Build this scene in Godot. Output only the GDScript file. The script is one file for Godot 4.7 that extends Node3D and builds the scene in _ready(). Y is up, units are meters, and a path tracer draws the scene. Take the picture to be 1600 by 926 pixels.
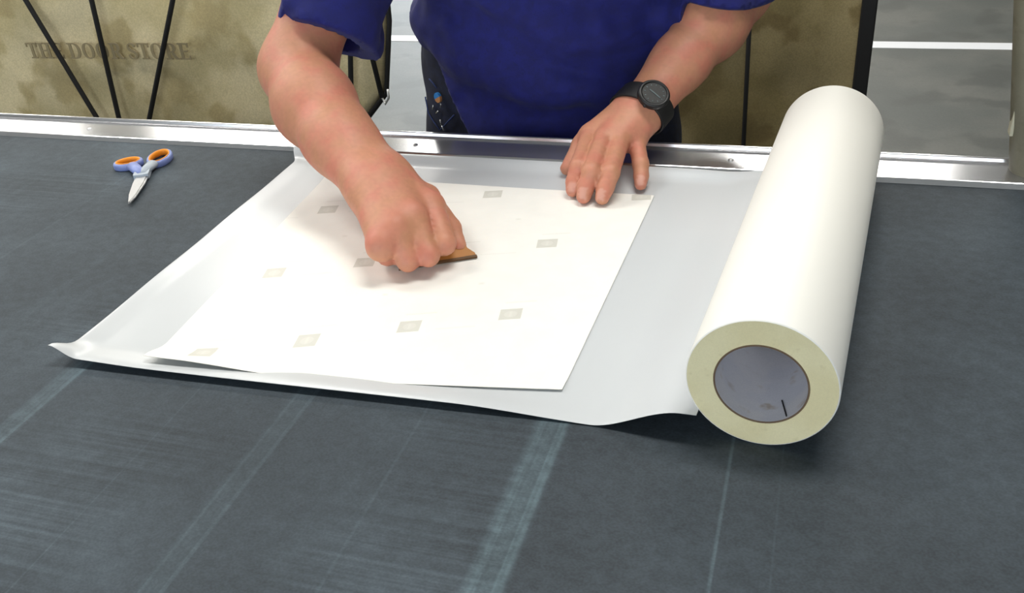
extends Node3D

const TH := 0.9            # height of the table top
const EYE := Vector3(0, 1.4, 0)
const F := 1478.0          # focal length in pixels of the 1600 x 926 frame
var cam_basis: Basis
var used := {}
var M := {}

# ------------------------------------------------------------------ pixels to places
func ray(px: float, py: float) -> Vector3:
	return (cam_basis * Vector3(px - 800.0, -(py - 463.0), -F)).normalized()

func at_y(px: float, py: float, hgt: float) -> Vector3:
	var r := ray(px, py)
	return EYE + r * ((TH + hgt - EYE.y) / r.y)

func at_z(px: float, py: float, z: float) -> Vector3:
	var r := ray(px, py)
	return EYE + r * (z / r.z)

func on_ray(px: float, py: float, w: Vector3, length: float) -> Vector3:   # the far point of that ray at a bone's length from w
	var r := ray(px, py)
	var o := EYE - w
	var b := r.dot(o)
	return EYE + r * (-b + sqrt(maxf(b * b - o.dot(o) + length * length, 0.0)))

# ------------------------------------------------------------------ nodes
func numbered(called: String) -> String:
	var n: int = used.get(called, 0)
	used[called] = n + 1
	return called if n == 0 else "%s_%03d" % [called, n]

func tag(o: Node, label: String, category: String, group := "", kind := "") -> Node:
	o.set_meta("label", label)
	if category: o.set_meta("category", category)
	if group: o.set_meta("group", group)
	if kind: o.set_meta("kind", kind)
	return o

func thing(called: String, at: Vector3) -> Node3D:
	var o := Node3D.new()
	o.name = numbered(called)
	add_child(o)
	o.position = at
	return o

# a named mesh; its vertices are given in the world, the node stands where its parent stands
func put(called: String, mesh: Mesh, m: Material, parent: Node3D = self) -> MeshInstance3D:
	var o := MeshInstance3D.new()
	o.name = numbered(called) if parent == self else called
	o.mesh = mesh
	if m: o.material_override = m
	parent.add_child(o, true)
	if parent != self:
		var p := Vector3.ZERO
		var q: Node3D = parent
		while q != self:
			p += q.position
			q = q.get_parent()
		o.position = -p
	return o

func struct(called: String, mesh: Mesh, m: Material, label := "") -> MeshInstance3D:
	var o := put(called, mesh, m)
	o.set_meta("kind", "structure")
	if label: o.set_meta("label", label)
	return o

# ------------------------------------------------------------------ materials and textures
func mat(c: Color, rough := 0.7, metal := 0.0) -> StandardMaterial3D:
	var m := StandardMaterial3D.new()
	m.albedo_color = c
	m.roughness = rough
	m.metallic = metal
	return m

func noise(seed_: int, freq: float, oct := 4) -> FastNoiseLite:
	var n := FastNoiseLite.new()
	n.seed = seed_
	n.noise_type = FastNoiseLite.TYPE_SIMPLEX_SMOOTH
	n.frequency = freq
	n.fractal_octaves = oct
	return n

func grey_noise(seed_: int, freq: float, w: int, h: int, oct := 4) -> PackedByteArray:
	var im := noise(seed_, freq, oct).get_seamless_image(w, h, false, false, 0.15, true)
	im.convert(Image.FORMAT_L8)
	return im.get_data()

func tex(data: PackedByteArray, w: int, h: int) -> ImageTexture:
	var im := Image.create_from_data(w, h, false, Image.FORMAT_RGB8, data)
	im.generate_mipmaps()
	return ImageTexture.create_from_image(im)

# patches of two colours, stains of a third, a fine grain: cloth, concrete, board
func patchy(seed_: int, c1: Color, c2: Color, stain: Color, stain_from: float, grain: float, f1 := 0.008, f2 := 0.02) -> ImageTexture:
	var w := 512
	var a := grey_noise(seed_, f1, w, w, 5)
	var b := grey_noise(seed_ + 7, f2, w, w, 4)
	var d := PackedByteArray()
	d.resize(w * w * 3)
	var rng := RandomNumberGenerator.new()
	rng.seed = seed_
	for i in w * w:
		var c := c1.lerp(c2, smoothstep(0.25, 0.75, a[i] / 255.0))
		var s := smoothstep(stain_from, stain_from + 0.22, b[i] / 255.0) * 0.75
		c = c.lerp(stain, s)
		var g := 1.0 + (rng.randf() - 0.5) * grain
		d[i * 3] = int(clampf(c.r * g, 0, 1) * 255)
		d[i * 3 + 1] = int(clampf(c.g * g, 0, 1) * 255)
		d[i * 3 + 2] = int(clampf(c.b * g, 0, 1) * 255)
	return tex(d, w, w)

func triplanar(m: StandardMaterial3D, t: Texture2D, per_metre: float) -> StandardMaterial3D:
	m.albedo_texture = t
	m.uv1_triplanar = true
	m.uv1_world_triplanar = true
	m.uv1_scale = Vector3.ONE * per_metre
	return m

# ------------------------------------------------------------------ shapes
func new_st(flat := false) -> SurfaceTool:
	var st := SurfaceTool.new()
	st.begin(Mesh.PRIMITIVE_TRIANGLES)
	st.set_smooth_group(0xFFFFFFFF if flat else 0)
	return st

func done(st: SurfaceTool) -> ArrayMesh:
	st.generate_normals()
	return st.commit()

func quad(st: SurfaceTool, a: Vector3, b: Vector3, c: Vector3, d: Vector3) -> void:
	for p in [a, b, c, a, c, d]:
		st.add_vertex(p)

# box with chamfered edges: three stacked outlines round its middle
func box_mesh(lo: Vector3, hi: Vector3, bevel := 0.0, basis_ := Basis.IDENTITY) -> ArrayMesh:
	var st := new_st(true)
	var c := (lo + hi) * 0.5
	var s := (hi - lo) * 0.5
	var b := minf(bevel, minf(s.x, minf(s.y, s.z)) * 0.6)
	if b <= 0.0: b = 0.0001
	var ring := func(y: float, inset: float) -> PackedVector3Array:
		var x := s.x - inset
		var z := s.z - inset
		var k := b
		var r := PackedVector3Array([Vector3(x, y, z - k), Vector3(x - k, y, z), Vector3(-x + k, y, z), Vector3(-x, y, z - k), Vector3(-x, y, -z + k), Vector3(-x + k, y, -z), Vector3(x - k, y, -z), Vector3(x, y, -z + k)])
		return r
	var rings := [ring.call(-s.y, b), ring.call(-s.y + b, 0.0), ring.call(s.y - b, 0.0), ring.call(s.y, b)]
	for k in 3:
		for i in 8:
			var j := (i + 1) % 8
			quad(st, c + basis_ * rings[k][i], c + basis_ * rings[k + 1][i], c + basis_ * rings[k + 1][j], c + basis_ * rings[k][j])
	for i in range(1, 7):
		for p in [rings[3][0], rings[3][i + 1], rings[3][i]]: st.add_vertex(c + basis_ * p)
		for p in [rings[0][0], rings[0][i], rings[0][i + 1]]: st.add_vertex(c + basis_ * p)
	return done(st)

# tube along points; radius may be one number or one for each point
func tube_mesh(pts: Array, r, sides := 10, flat_dir := Vector3.ZERO, flat := 1.0) -> ArrayMesh:
	var st := new_st()
	var n := pts.size()
	var rings := []
	var up := Vector3.UP
	for i in n:
		var t: Vector3 = (pts[mini(i + 1, n - 1)] - pts[maxi(i - 1, 0)]).normalized()
		if absf(t.dot(up)) > 0.95: up = Vector3.RIGHT
		var x := up.cross(t).normalized()
		var y := t.cross(x).normalized()
		up = y
		var rad: float = r[i] if r is Array else r
		var ring := PackedVector3Array()
		for k in sides:
			var a := TAU * k / sides
			var o := (x * cos(a) + y * sin(a)) * rad
			if flat != 1.0: o += flat_dir * o.dot(flat_dir) * (1.0 / flat - 1.0)
			ring.append(pts[i] + o)
		rings.append(ring)
	for i in n - 1:
		for k in sides:
			var j := (k + 1) % sides
			quad(st, rings[i][k], rings[i][j], rings[i + 1][j], rings[i + 1][k])
	for k in sides:
		var j := (k + 1) % sides
		for p in [pts[0], rings[0][j], rings[0][k]]: st.add_vertex(p)
		for p in [pts[n - 1], rings[n - 1][k], rings[n - 1][j]]: st.add_vertex(p)
	return done(st)

# a sheet with thickness over a (u, v) grid; f gives the top surface
func sheet_mesh(f: Callable, nu: int, nv: int, thick: float) -> ArrayMesh:
	var v := PackedVector3Array()
	var uv := PackedVector2Array()
	for side in 2:
		for j in nv + 1:
			for i in nu + 1:
				var p: Vector3 = f.call(float(i) / nu, float(j) / nv)
				v.append(p - Vector3(0, thick * side, 0))
				uv.append(Vector2(float(i) / nu, float(j) / nv))
	var ix := PackedInt32Array()
	var w := nu + 1
	var off := w * (nv + 1)
	for j in nv:
		for i in nu:
			var a := j * w + i
			ix.append_array([a, a + 1, a + w + 1, a, a + w + 1, a + w])
			ix.append_array([off + a, off + a + w + 1, off + a + 1, off + a, off + a + w, off + a + w + 1])
	for i in nu:
		ix.append_array([i, off + i + 1, i + 1, i, off + i, off + i + 1])
		var b := nv * w + i
		ix.append_array([b, b + 1, off + b + 1, b, off + b + 1, off + b])
	for j in nv:
		var a := j * w
		ix.append_array([a, a + w, off + a + w, a, off + a + w, off + a])
		var b := j * w + nu
		ix.append_array([b, off + b + w, b + w, b, off + b, off + b + w])
	return indexed(v, ix, uv)

func indexed(v: PackedVector3Array, ix: PackedInt32Array, uv := PackedVector2Array(), col := PackedColorArray(), nrm := PackedVector3Array()) -> ArrayMesh:
	var n := nrm
	if n.is_empty():
		n.resize(v.size())
		for t in range(0, ix.size(), 3):
			var a := v[ix[t]]
			var c := (v[ix[t + 2]] - a).cross(v[ix[t + 1]] - a)
			for k in 3: n[ix[t + k]] += c
		for i in n.size(): n[i] = n[i].normalized()
	var arr := []
	arr.resize(Mesh.ARRAY_MAX)
	arr[Mesh.ARRAY_VERTEX] = v
	arr[Mesh.ARRAY_NORMAL] = n
	if uv.size(): arr[Mesh.ARRAY_TEX_UV] = uv
	if col.size(): arr[Mesh.ARRAY_COLOR] = col
	arr[Mesh.ARRAY_INDEX] = ix
	var m := ArrayMesh.new()
	m.add_surface_from_arrays(Mesh.PRIMITIVE_TRIANGLES, arr)
	return m

# profile of (radius, along) points turned round an axis
func lathe_mesh(at: Vector3, axis: Vector3, prof: Array, sides := 48, flat := false) -> ArrayMesh:
	var st := new_st(flat)
	var x := (Vector3.UP if absf(axis.y) < 0.9 else Vector3.RIGHT).cross(axis).normalized()
	var y := axis.cross(x)
	for i in prof.size() - 1:
		for k in sides:
			var a := TAU * k / sides
			var b := TAU * (k + 1) / sides
			var da := x * cos(a) + y * sin(a)
			var db := x * cos(b) + y * sin(b)
			var p: Vector2 = prof[i]
			var q: Vector2 = prof[i + 1]
			quad(st, at + axis * p.y + da * p.x, at + axis * p.y + db * p.x, at + axis * q.y + db * q.x, at + axis * q.y + da * q.x)
	return done(st)

# outline in a plane pushed along a direction, with a small chamfer on the top edge
func prism_mesh(poly: PackedVector2Array, at: Vector3, ex: Vector3, ey: Vector3, push: Vector3, chamfer := 0.0) -> ArrayMesh:
	var st := new_st(true)
	var n := poly.size()
	var mid := Vector2.ZERO
	for p in poly: mid += p / n
	var to3 := func(p: Vector2) -> Vector3: return at + ex * p.x + ey * p.y
	var tri := Geometry2D.triangulate_polygon(poly)
	var top := PackedVector2Array()
	if chamfer > 0.0:
		var off := Geometry2D.offset_polygon(poly, -chamfer)
		top = off[0] if off.size() == 1 and off[0].size() == n else poly
	else:
		top = poly
	if top != poly:
		for i in n:                                    # offset_polygon may start at another corner
			if (top[0] - poly[i]).length() < (top[0] - poly[0]).length():
				pass
	for i in n:
		var j := (i + 1) % n
		quad(st, to3.call(poly[i]), to3.call(poly[j]), to3.call(poly[j]) + push, to3.call(poly[i]) + push)
	for t in range(0, tri.size(), 3):
		for k in [0, 1, 2]: st.add_vertex(to3.call(poly[tri[t + k]]) + push)
		for k in [0, 2, 1]: st.add_vertex(to3.call(poly[tri[t + k]]))
	return done(st)

# ------------------------------------------------------------------ bodies: bones joined by a smooth minimum, meshed as surface nets
# a bone: [a, b, ra, rb, k, flat direction, flat factor]
func bone(a: Vector3, b: Vector3, ra: float, rb: float, k := 0.02, fd := Vector3.ZERO, ff := 1.0) -> Array:
	return [a, b, ra, rb, k, fd, ff]

func field_at(bones: Array, p: Vector3) -> float:
	var f := 9.0
	for bn in bones:
		var pa: Vector3 = p - bn[0]
		var ba: Vector3 = bn[1] - bn[0]
		var fd: Vector3 = bn[5]
		var ff: float = bn[6]
		pa += fd * (pa.dot(fd) * (ff - 1.0))
		ba += fd * (ba.dot(fd) * (ff - 1.0))
		var t := clampf(pa.dot(ba) / maxf(ba.length_squared(), 1e-9), 0.0, 1.0)
		var d: float = (pa - ba * t).length() - lerpf(bn[2], bn[3], t)
		var k: float = bn[4]
		var h := maxf(k - absf(f - d), 0.0) / k
		f = minf(f, d) - h * h * k * 0.25
	return f

func hit(bones: Array, px: float, py: float) -> Vector3:      # where a pixel's ray meets the body
	var r := ray(px, py)
	var t := 0.3
	for i in 200:
		var d := field_at(bones, EYE + r * t)
		if d < 0.0004: break
		t += d * 0.6
		if t > 6.0: break
	return EYE + r * t

func slope(bones: Array, p: Vector3) -> Vector3:
	var e := 0.004
	return Vector3(field_at(bones, p + Vector3(e, 0, 0)) - field_at(bones, p - Vector3(e, 0, 0)), field_at(bones, p + Vector3(0, e, 0)) - field_at(bones, p - Vector3(0, e, 0)), field_at(bones, p + Vector3(0, 0, e)) - field_at(bones, p - Vector3(0, 0, e))).normalized()

func nets(bones: Array, cell: float, warp = null) -> Dictionary:
	var lo := Vector3.ONE * 1e9
	var hi := -lo
	for bn in bones:
		var r: float = maxf(bn[2], bn[3]) + cell * 3.0
		for e in 2:
			lo = lo.min(bn[e] - Vector3.ONE * r)
			hi = hi.max(bn[e] + Vector3.ONE * r)
	var nx := int((hi.x - lo.x) / cell) + 2
	var ny := int((hi.y - lo.y) / cell) + 2
	var nz := int((hi.z - lo.z) / cell) + 2
	var fld := PackedFloat32Array()
	fld.resize(nx * ny * nz)
	fld.fill(1.0)
	for bn in bones:
		var a: Vector3 = bn[0]
		var b: Vector3 = bn[1]
		var ra: float = bn[2]
		var rb: float = bn[3]
		var k: float = bn[4]
		var fd: Vector3 = bn[5]
		var f1: float = bn[6] - 1.0
		var ba := b - a
		ba += fd * (ba.dot(fd) * f1)
		var inv := 1.0 / maxf(ba.length_squared(), 1e-9)
		var m := maxf(ra, rb) + k + cell * 2.0
		var l := ((a.min(b) - Vector3.ONE * m - lo) / cell).floor().max(Vector3.ZERO)
		var u := ((a.max(b) + Vector3.ONE * m - lo) / cell).ceil()
		var x1 := mini(int(u.x), nx - 1)
		var y1 := mini(int(u.y), ny - 1)
		var z1 := mini(int(u.z), nz - 1)
		for z in range(int(l.z), z1 + 1):
			for y in range(int(l.y), y1 + 1):
				var at := (z * ny + y) * nx
				for x in range(int(l.x), x1 + 1):
					var pa := lo + Vector3(x, y, z) * cell - a
					if f1 != 0.0: pa += fd * (pa.dot(fd) * f1)
					var t := clampf(pa.dot(ba) * inv, 0.0, 1.0)
					var d := (pa - ba * t).length() - (ra + (rb - ra) * t)
					var f := fld[at + x]
					var h := k - absf(f - d)
					if h > 0.0: fld[at + x] = minf(f, d) - h * h * 0.25 / k
					elif d < f: fld[at + x] = d
	if warp != null:
		for z in nz:
			for y in ny:
				var at := (z * ny + y) * nx
				for x in nx:
					if fld[at + x] < cell * 3.0:
						fld[at + x] = warp.call(lo + Vector3(x, y, z) * cell, fld[at + x])
	var v := PackedVector3Array()
	var nrm := PackedVector3Array()
	var ids := PackedInt32Array()
	ids.resize(nx * ny * nz)
	ids.fill(-1)
	var ix := PackedInt32Array()
	var sy := nx
	var sz := nx * ny
	for z in nz - 1:
		for y in ny - 1:
			for x in nx - 1:
				var o := z * sz + y * sy + x
				var a := fld[o]
				if absf(a) > cell * 4.0: continue
				var b := fld[o + 1]
				var c := fld[o + sy]
				var d := fld[o + sy + 1]
				var e := fld[o + sz]
				var f := fld[o + sz + 1]
				var g := fld[o + sz + sy]
				var h := fld[o + sz + sy + 1]
				var neg := int(a < 0) + int(b < 0) + int(c < 0) + int(d < 0) + int(e < 0) + int(f < 0) + int(g < 0) + int(h < 0)
				if neg == 0 or neg == 8: continue
				var s := Vector3.ZERO
				var n := 0
				if (a < 0) != (b < 0): s += Vector3(a / (a - b), 0, 0); n += 1
				if (c < 0) != (d < 0): s += Vector3(c / (c - d), 1, 0); n += 1
				if (e < 0) != (f < 0): s += Vector3(e / (e - f), 0, 1); n += 1
				if (g < 0) != (h < 0): s += Vector3(g / (g - h), 1, 1); n += 1
				if (a < 0) != (c < 0): s += Vector3(0, a / (a - c), 0); n += 1
				if (b < 0) != (d < 0): s += Vector3(1, b / (b - d), 0); n += 1
				if (e < 0) != (g < 0): s += Vector3(0, e / (e - g), 1); n += 1
				if (f < 0) != (h < 0): s += Vector3(1, f / (f - h), 1); n += 1
				if (a < 0) != (e < 0): s += Vector3(0, 0, a / (a - e)); n += 1
				if (b < 0) != (f < 0): s += Vector3(1, 0, b / (b - f)); n += 1
				if (c < 0) != (g < 0): s += Vector3(0, 1, c / (c - g)); n += 1
				if (d < 0) != (h < 0): s += Vector3(1, 1, d / (d - h)); n += 1
				ids[o] = v.size()
				v.append(lo + (Vector3(x, y, z) + s / n) * cell)
				nrm.append(Vector3(b + d + f + h - a - c - e - g, c + d + g + h - a - b - e - f, e + f + g + h - a - b - c - d).normalized())
				if y > 0 and z > 0 and (a < 0) != (b < 0): quad_ids(ix, ids, o, o - sy, o - sy - sz, o - sz, a < 0)
				if x > 0 and z > 0 and (a < 0) != (c < 0): quad_ids(ix, ids, o, o - sz, o - sz - 1, o - 1, a < 0)
				if x > 0 and y > 0 and (a < 0) != (e < 0): quad_ids(ix, ids, o, o - 1, o - 1 - sy, o - sy, a < 0)
	return {"v": v, "n": nrm, "ix": ix}

func quad_ids(ix: PackedInt32Array, ids: PackedInt32Array, a: int, b: int, c: int, d: int, flip: bool) -> void:
	var i := ids[a]
	var j := ids[b]
	var k := ids[c]
	var l := ids[d]
	if i < 0 or j < 0 or k < 0 or l < 0: return
	if flip: ix.append_array([i, k, j, i, l, k])
	else: ix.append_array([i, j, k, i, k, l])

func joined(list: Array, paint = null) -> ArrayMesh:
	var v := PackedVector3Array()
	var n := PackedVector3Array()
	var ix := PackedInt32Array()
	var col := PackedColorArray()
	for d in list:
		var off := v.size()
		v.append_array(d.v)
		n.append_array(d.n)
		for i in d.ix: ix.append(i + off)
	if paint != null:
		for i in v.size(): col.append(paint.call(v[i], n[i]))
	return indexed(v, ix, PackedVector2Array(), col, n)

# ==================================================================
func _ready() -> void:
	setup_view()
	materials()
	build_room()
	build_table()
	build_roll()
	build_print()
	build_person()
	build_bins()
	build_scissors()
	build_post()

func setup_view() -> void:
	cam_basis = Basis(Vector3(0.95264243, -0.07470861, -0.29477282), Vector3(-0.09145664, 0.85408408, -0.51203131), Vector3(0.29001393, 0.51474169, 0.80680414)).orthonormalized()
	var cam := Camera3D.new()
	cam.name = "camera"
	add_child(cam)
	cam.transform = Transform3D(cam_basis, EYE)
	cam.fov = rad_to_deg(2.0 * atan(463.0 / F))
	cam.near = 0.05
	cam.far = 60.0
	cam.current = true
	var env := Environment.new()
	env.background_mode = Environment.BG_COLOR
	env.background_color = Color(0.55, 0.6, 0.65)
	env.tonemap_mode = Environment.TONE_MAPPER_LINEAR
	env.tonemap_exposure = 1.2
	env.sdfgi_enabled = true
	env.ssao_enabled = true
	env.ssil_enabled = true
	var we := WorldEnvironment.new()
	we.name = "world_environment"
	we.environment = env
	add_child(we)

func materials() -> void:
	M.alu = mat(Color(0.80, 0.80, 0.81), 0.18, 0.82)
	M.steel = mat(Color(0.8, 0.8, 0.8), 0.35, 0.9)
	M.dark_steel = mat(Color(0.18, 0.18, 0.19), 0.5, 0.6)
	M.black = mat(Color(0.035, 0.035, 0.04), 0.55)
	M.black_cord = mat(Color(0.05, 0.048, 0.05), 0.8)
	M.concrete = triplanar(mat(Color.WHITE, 0.46), patchy(11, Color(0.29, 0.305, 0.295), Color(0.35, 0.355, 0.34), Color(0.26, 0.27, 0.26), 0.55, 0.1, 0.006, 0.01), 0.45)
	M.line_paint = mat(Color(0.84, 0.85, 0.87), 0.5)
	M.wall = mat(Color(0.66, 0.66, 0.63), 0.85)
	M.ceiling = mat(Color(0.75, 0.75, 0.73), 0.85)
	M.canvas = triplanar(mat(Color.WHITE, 0.92), patchy(23, Color(0.735, 0.68, 0.515), Color(0.83, 0.775, 0.625), Color(0.65, 0.585, 0.415), 0.55, 0.12, 0.006, 0.010), 0.9)
	M.canvas_old = triplanar(mat(Color.WHITE, 0.92), patchy(31, Color(0.50, 0.445, 0.29), Color(0.60, 0.54, 0.385), Color(0.44, 0.375, 0.23), 0.55, 0.14, 0.007, 0.012), 1.1)
	M.wood = triplanar(mat(Color.WHITE, 0.75), patchy(41, Color(0.5, 0.38, 0.24), Color(0.58, 0.45, 0.3), Color(0.4, 0.3, 0.18), 0.6, 0.1), 1.5)

# ------------------------------------------------------------------ room and lamps
func build_room() -> void:
	var x0 := -13.0
	var x1 := 5.0
	var z0 := -12.5
	var z1 := 5.0
	var top := 3.6
	var fl := struct("floor", box_mesh(Vector3(x0, -0.2, z0), Vector3(x1, 0.0, z1)), M.concrete, "grey polished concrete floor of the workshop")
	put("painted_line", box_mesh(Vector3(x0 + 0.3, 0.0, -4.725), Vector3(x1 - 0.3, 0.0015, -4.625)), M.line_paint, fl).set_meta("label", "white painted line on the floor")
	struct("ceiling", box_mesh(Vector3(x0, top, z0), Vector3(x1, top + 0.2, z1)), M.ceiling, "plain pale workshop ceiling")
	struct("wall_left", box_mesh(Vector3(x0 - 0.2, -0.2, z0 - 0.2), Vector3(x0, top + 0.2, z1 + 0.2)), M.wall, "plain grey wall")
	struct("wall_right", box_mesh(Vector3(x1, -0.2, z0 - 0.2), Vector3(x1 + 0.2, top + 0.2, z1 + 0.2)), M.wall, "plain grey wall")
	struct("wall_front", box_mesh(Vector3(x0, -0.2, z1), Vector3(x1, top + 0.2, z1 + 0.2)), M.wall, "plain grey wall")
	struct("wall_back", box_mesh(Vector3(x0, -0.2, z0 - 0.2), Vector3(x1, top + 0.2, z0)), M.wall, "plain grey wall far behind the table")
	# a window of frosted panes in the far wall, mirrored in the floor
	var wx := -6.6
	var ww := 2.6
	var pane := mat(Color(0.9, 0.93, 0.95), 0.4)
	pane.emission_enabled = true
	pane.emission = Color(0.92, 0.96, 1.0)
	pane.emission_energy_multiplier = 2.0
	var win := struct("window_1", box_mesh(Vector3(wx - 0.08, 0.5, z0), Vector3(wx + ww + 0.08, 2.7, z0 + 0.04), 0.01), M.dark_steel, "steel framed window with frosted panes")
	for i in 3:
		for j in 2:
			var a := Vector3(wx + i * ww / 3 + 0.03, 0.58 + j * 1.04, z0 + 0.03)
			put("pane", box_mesh(a, a + Vector3(ww / 3 - 0.06, 0.98, 0.03), 0.005), pane, win)
	var day := AreaLight3D.new()
	day.name = "window_daylight"
	add_child(day)
	day.position = Vector3(wx + ww * 0.5, 1.6, z0 + 0.08)
	day.rotation_degrees = Vector3(0, 180, 0)
	day.area_size = Vector2(ww, 2.0)
	day.light_energy = 8.0
	day.light_color = Color(0.92, 0.96, 1.0)
	day.area_range = 30.0
	day.shadow_enabled = true
	# a row of tall windows behind the viewer, mirrored in the front of the rail
	var w2 := struct("window_2", box_mesh(Vector3(-5.1, 0.7, z1 - 0.04), Vector3(3.1, 3.4, z1), 0.01), M.dark_steel, "steel framed window band with frosted panes")
	for i in 8:
		for j in 2:
			var a := Vector3(-5.0 + i * 1.0 + 0.03, 0.78 + j * 1.29, z1 - 0.06)
			put("pane", box_mesh(a, a + Vector3(0.94, 1.26, 0.03), 0.005), pane, w2)
	var sky_side := AreaLight3D.new()
	sky_side.name = "window_band_daylight"
	add_child(sky_side)
	sky_side.position = Vector3(-1.0, 2.05, z1 - 0.08)
	sky_side.area_size = Vector2(8.0, 2.6)
	sky_side.light_energy = 8.0
	sky_side.light_color = Color(0.96, 0.98, 1.0)
	sky_side.area_range = 30.0
	sky_side.shadow_enabled = true
	# fluorescent fixtures in rows
	for z in [-9.7, -6.95, -4.15, -1.35]:
		for x in [-7.6, -5.05, -2.5, 0.16]:
			fixture(Vector3(x, 3.4, z))

func fixture(at: Vector3) -> void:
	var t := thing("ceiling_light", at)
	tag(t, "long white fluorescent fixture hanging under the ceiling", "lamp", "fluorescent fixtures in rows under the ceiling")
	var white := mat(Color(0.9, 0.9, 0.9), 0.5)
	put("housing", box_mesh(at + Vector3(-0.78, 0.02, -0.24), at + Vector3(0.78, 0.1, 0.24), 0.01), white, t)
	put("hanger", tube_mesh([at + Vector3(-0.6, 0.1, 0), at + Vector3(-0.6, 0.2, 0)], 0.008, 6), M.steel, t)
	put("hanger", tube_mesh([at + Vector3(0.6, 0.1, 0), at + Vector3(0.6, 0.2, 0)], 0.008, 6), M.steel, t)
	var glow := mat(Color(0.95, 0.95, 0.93), 0.4)
	glow.emission_enabled = true
	glow.emission = Color(1.0, 0.98, 0.93)
	glow.emission_energy_multiplier = 1.5
	put("diffuser", box_mesh(at + Vector3(-0.75, 0.0, -0.21), at + Vector3(0.75, 0.02, 0.21), 0.005), glow, t)
	var l := AreaLight3D.new()
	l.name = "fixture_light"
	add_child(l, true)
	l.position = at + Vector3(0, -0.01, 0)
	l.rotation_degrees = Vector3(-90, 0, 0)
	l.area_size = Vector2(1.5, 0.42)
	l.light_energy = 3.9
	l.light_color = Color(1.0, 0.99, 0.965)
	l.area_range = 30.0
	l.area_attenuation = 2.0
	l.shadow_enabled = true

# ------------------------------------------------------------------ table
func mat_texture() -> ImageTexture:
	var w := 2048
	var h := 1024
	# x -1.9 .. 0.7, z -1.125 .. -0.1
	var a := grey_noise(3, 0.004, w, h, 4)
	var b := grey_noise(5, 0.06, w, h, 3)
	var rng := RandomNumberGenerator.new()
	rng.seed = 4
	# worn bands running away from the viewer (x, half width, strength)
	var bands := [[-0.188, 0.0150, 0.10], [-0.178, 0.004, 0.06], [-0.196, 0.003, 0.06], [-0.418, 0.010, 0.03], [-0.408, 0.002, 0.06], [-0.424, 0.0015, 0.04], [-0.662, 0.011, 0.07], [-0.655, 0.002, 0.04], [-0.041, 0.0015, 0.09], [-0.002, 0.001, 0.04], [-0.30, 0.001, 0.04], [-0.52, 0.001, 0.04], [-0.79, 0.006, 0.012], [-0.92, 0.002, 0.02], [-1.05, 0.004, 0.015], [-1.21, 0.003, 0.02]]
	var across := PackedFloat32Array()
	across.resize(w)
	for x in w:
		var wx := -1.9 + 2.6 * x / w
		var s := 0.0
		for q in bands:
			s += q[2] * (1.0 - smoothstep(q[1] * 0.7, q[1] * 1.2, absf(wx - q[0]))) * (0.75 + 0.5 * rng.randf())
		across[x] = s
	# scratches running along the table, mostly left of the widest band
	var rows := PackedFloat32Array()
	rows.resize(h)
	var run := 0.0
	for y in h:
		run = run * 0.55 + (rng.randf() - 0.5) * 0.9
		rows[y] = run
	var d := PackedByteArray()
	d.resize(w * h * 3)
	var lines := grey_noise(9, 0.003, w, h, 2)
	for y in h:
		for x in w:
			var i := y * w + x
			var n := a[i] / 255.0 - 0.5
			var g := b[i] / 255.0 - 0.5
			var wx := -1.9 + 2.6 * x / w
			var left := 1.0 - smoothstep(-0.2, -0.17, wx) * 0.85
			var li := clampf((lines[i] / 255.0 - 0.35) * 2.4, 0.0, 1.0)
			var s := 0.88 + n * 0.20 + g * 0.16 + (rng.randf() - 0.5) * 0.16
			var scratch := rows[y] * 0.17 * li * left
			s += scratch + maxf(n, 0.0) * 0.30 * left
			var worn := across[x] * (0.8 + 0.6 * g + 0.5 * (a[i] / 255.0)) + maxf(scratch, 0.0) * 0.16
			s += left * 0.04
			d[i * 3] = int(clampf((0.256 * s + worn * 0.62) * 255.0, 0, 255))
			d[i * 3 + 1] = int(clampf((0.291 * s + worn * 0.80) * 255.0, 0, 255))
			d[i * 3 + 2] = int(clampf((0.320 * s + worn * 0.82) * 255.0, 0, 255))
	return tex(d, w, h)

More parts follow.
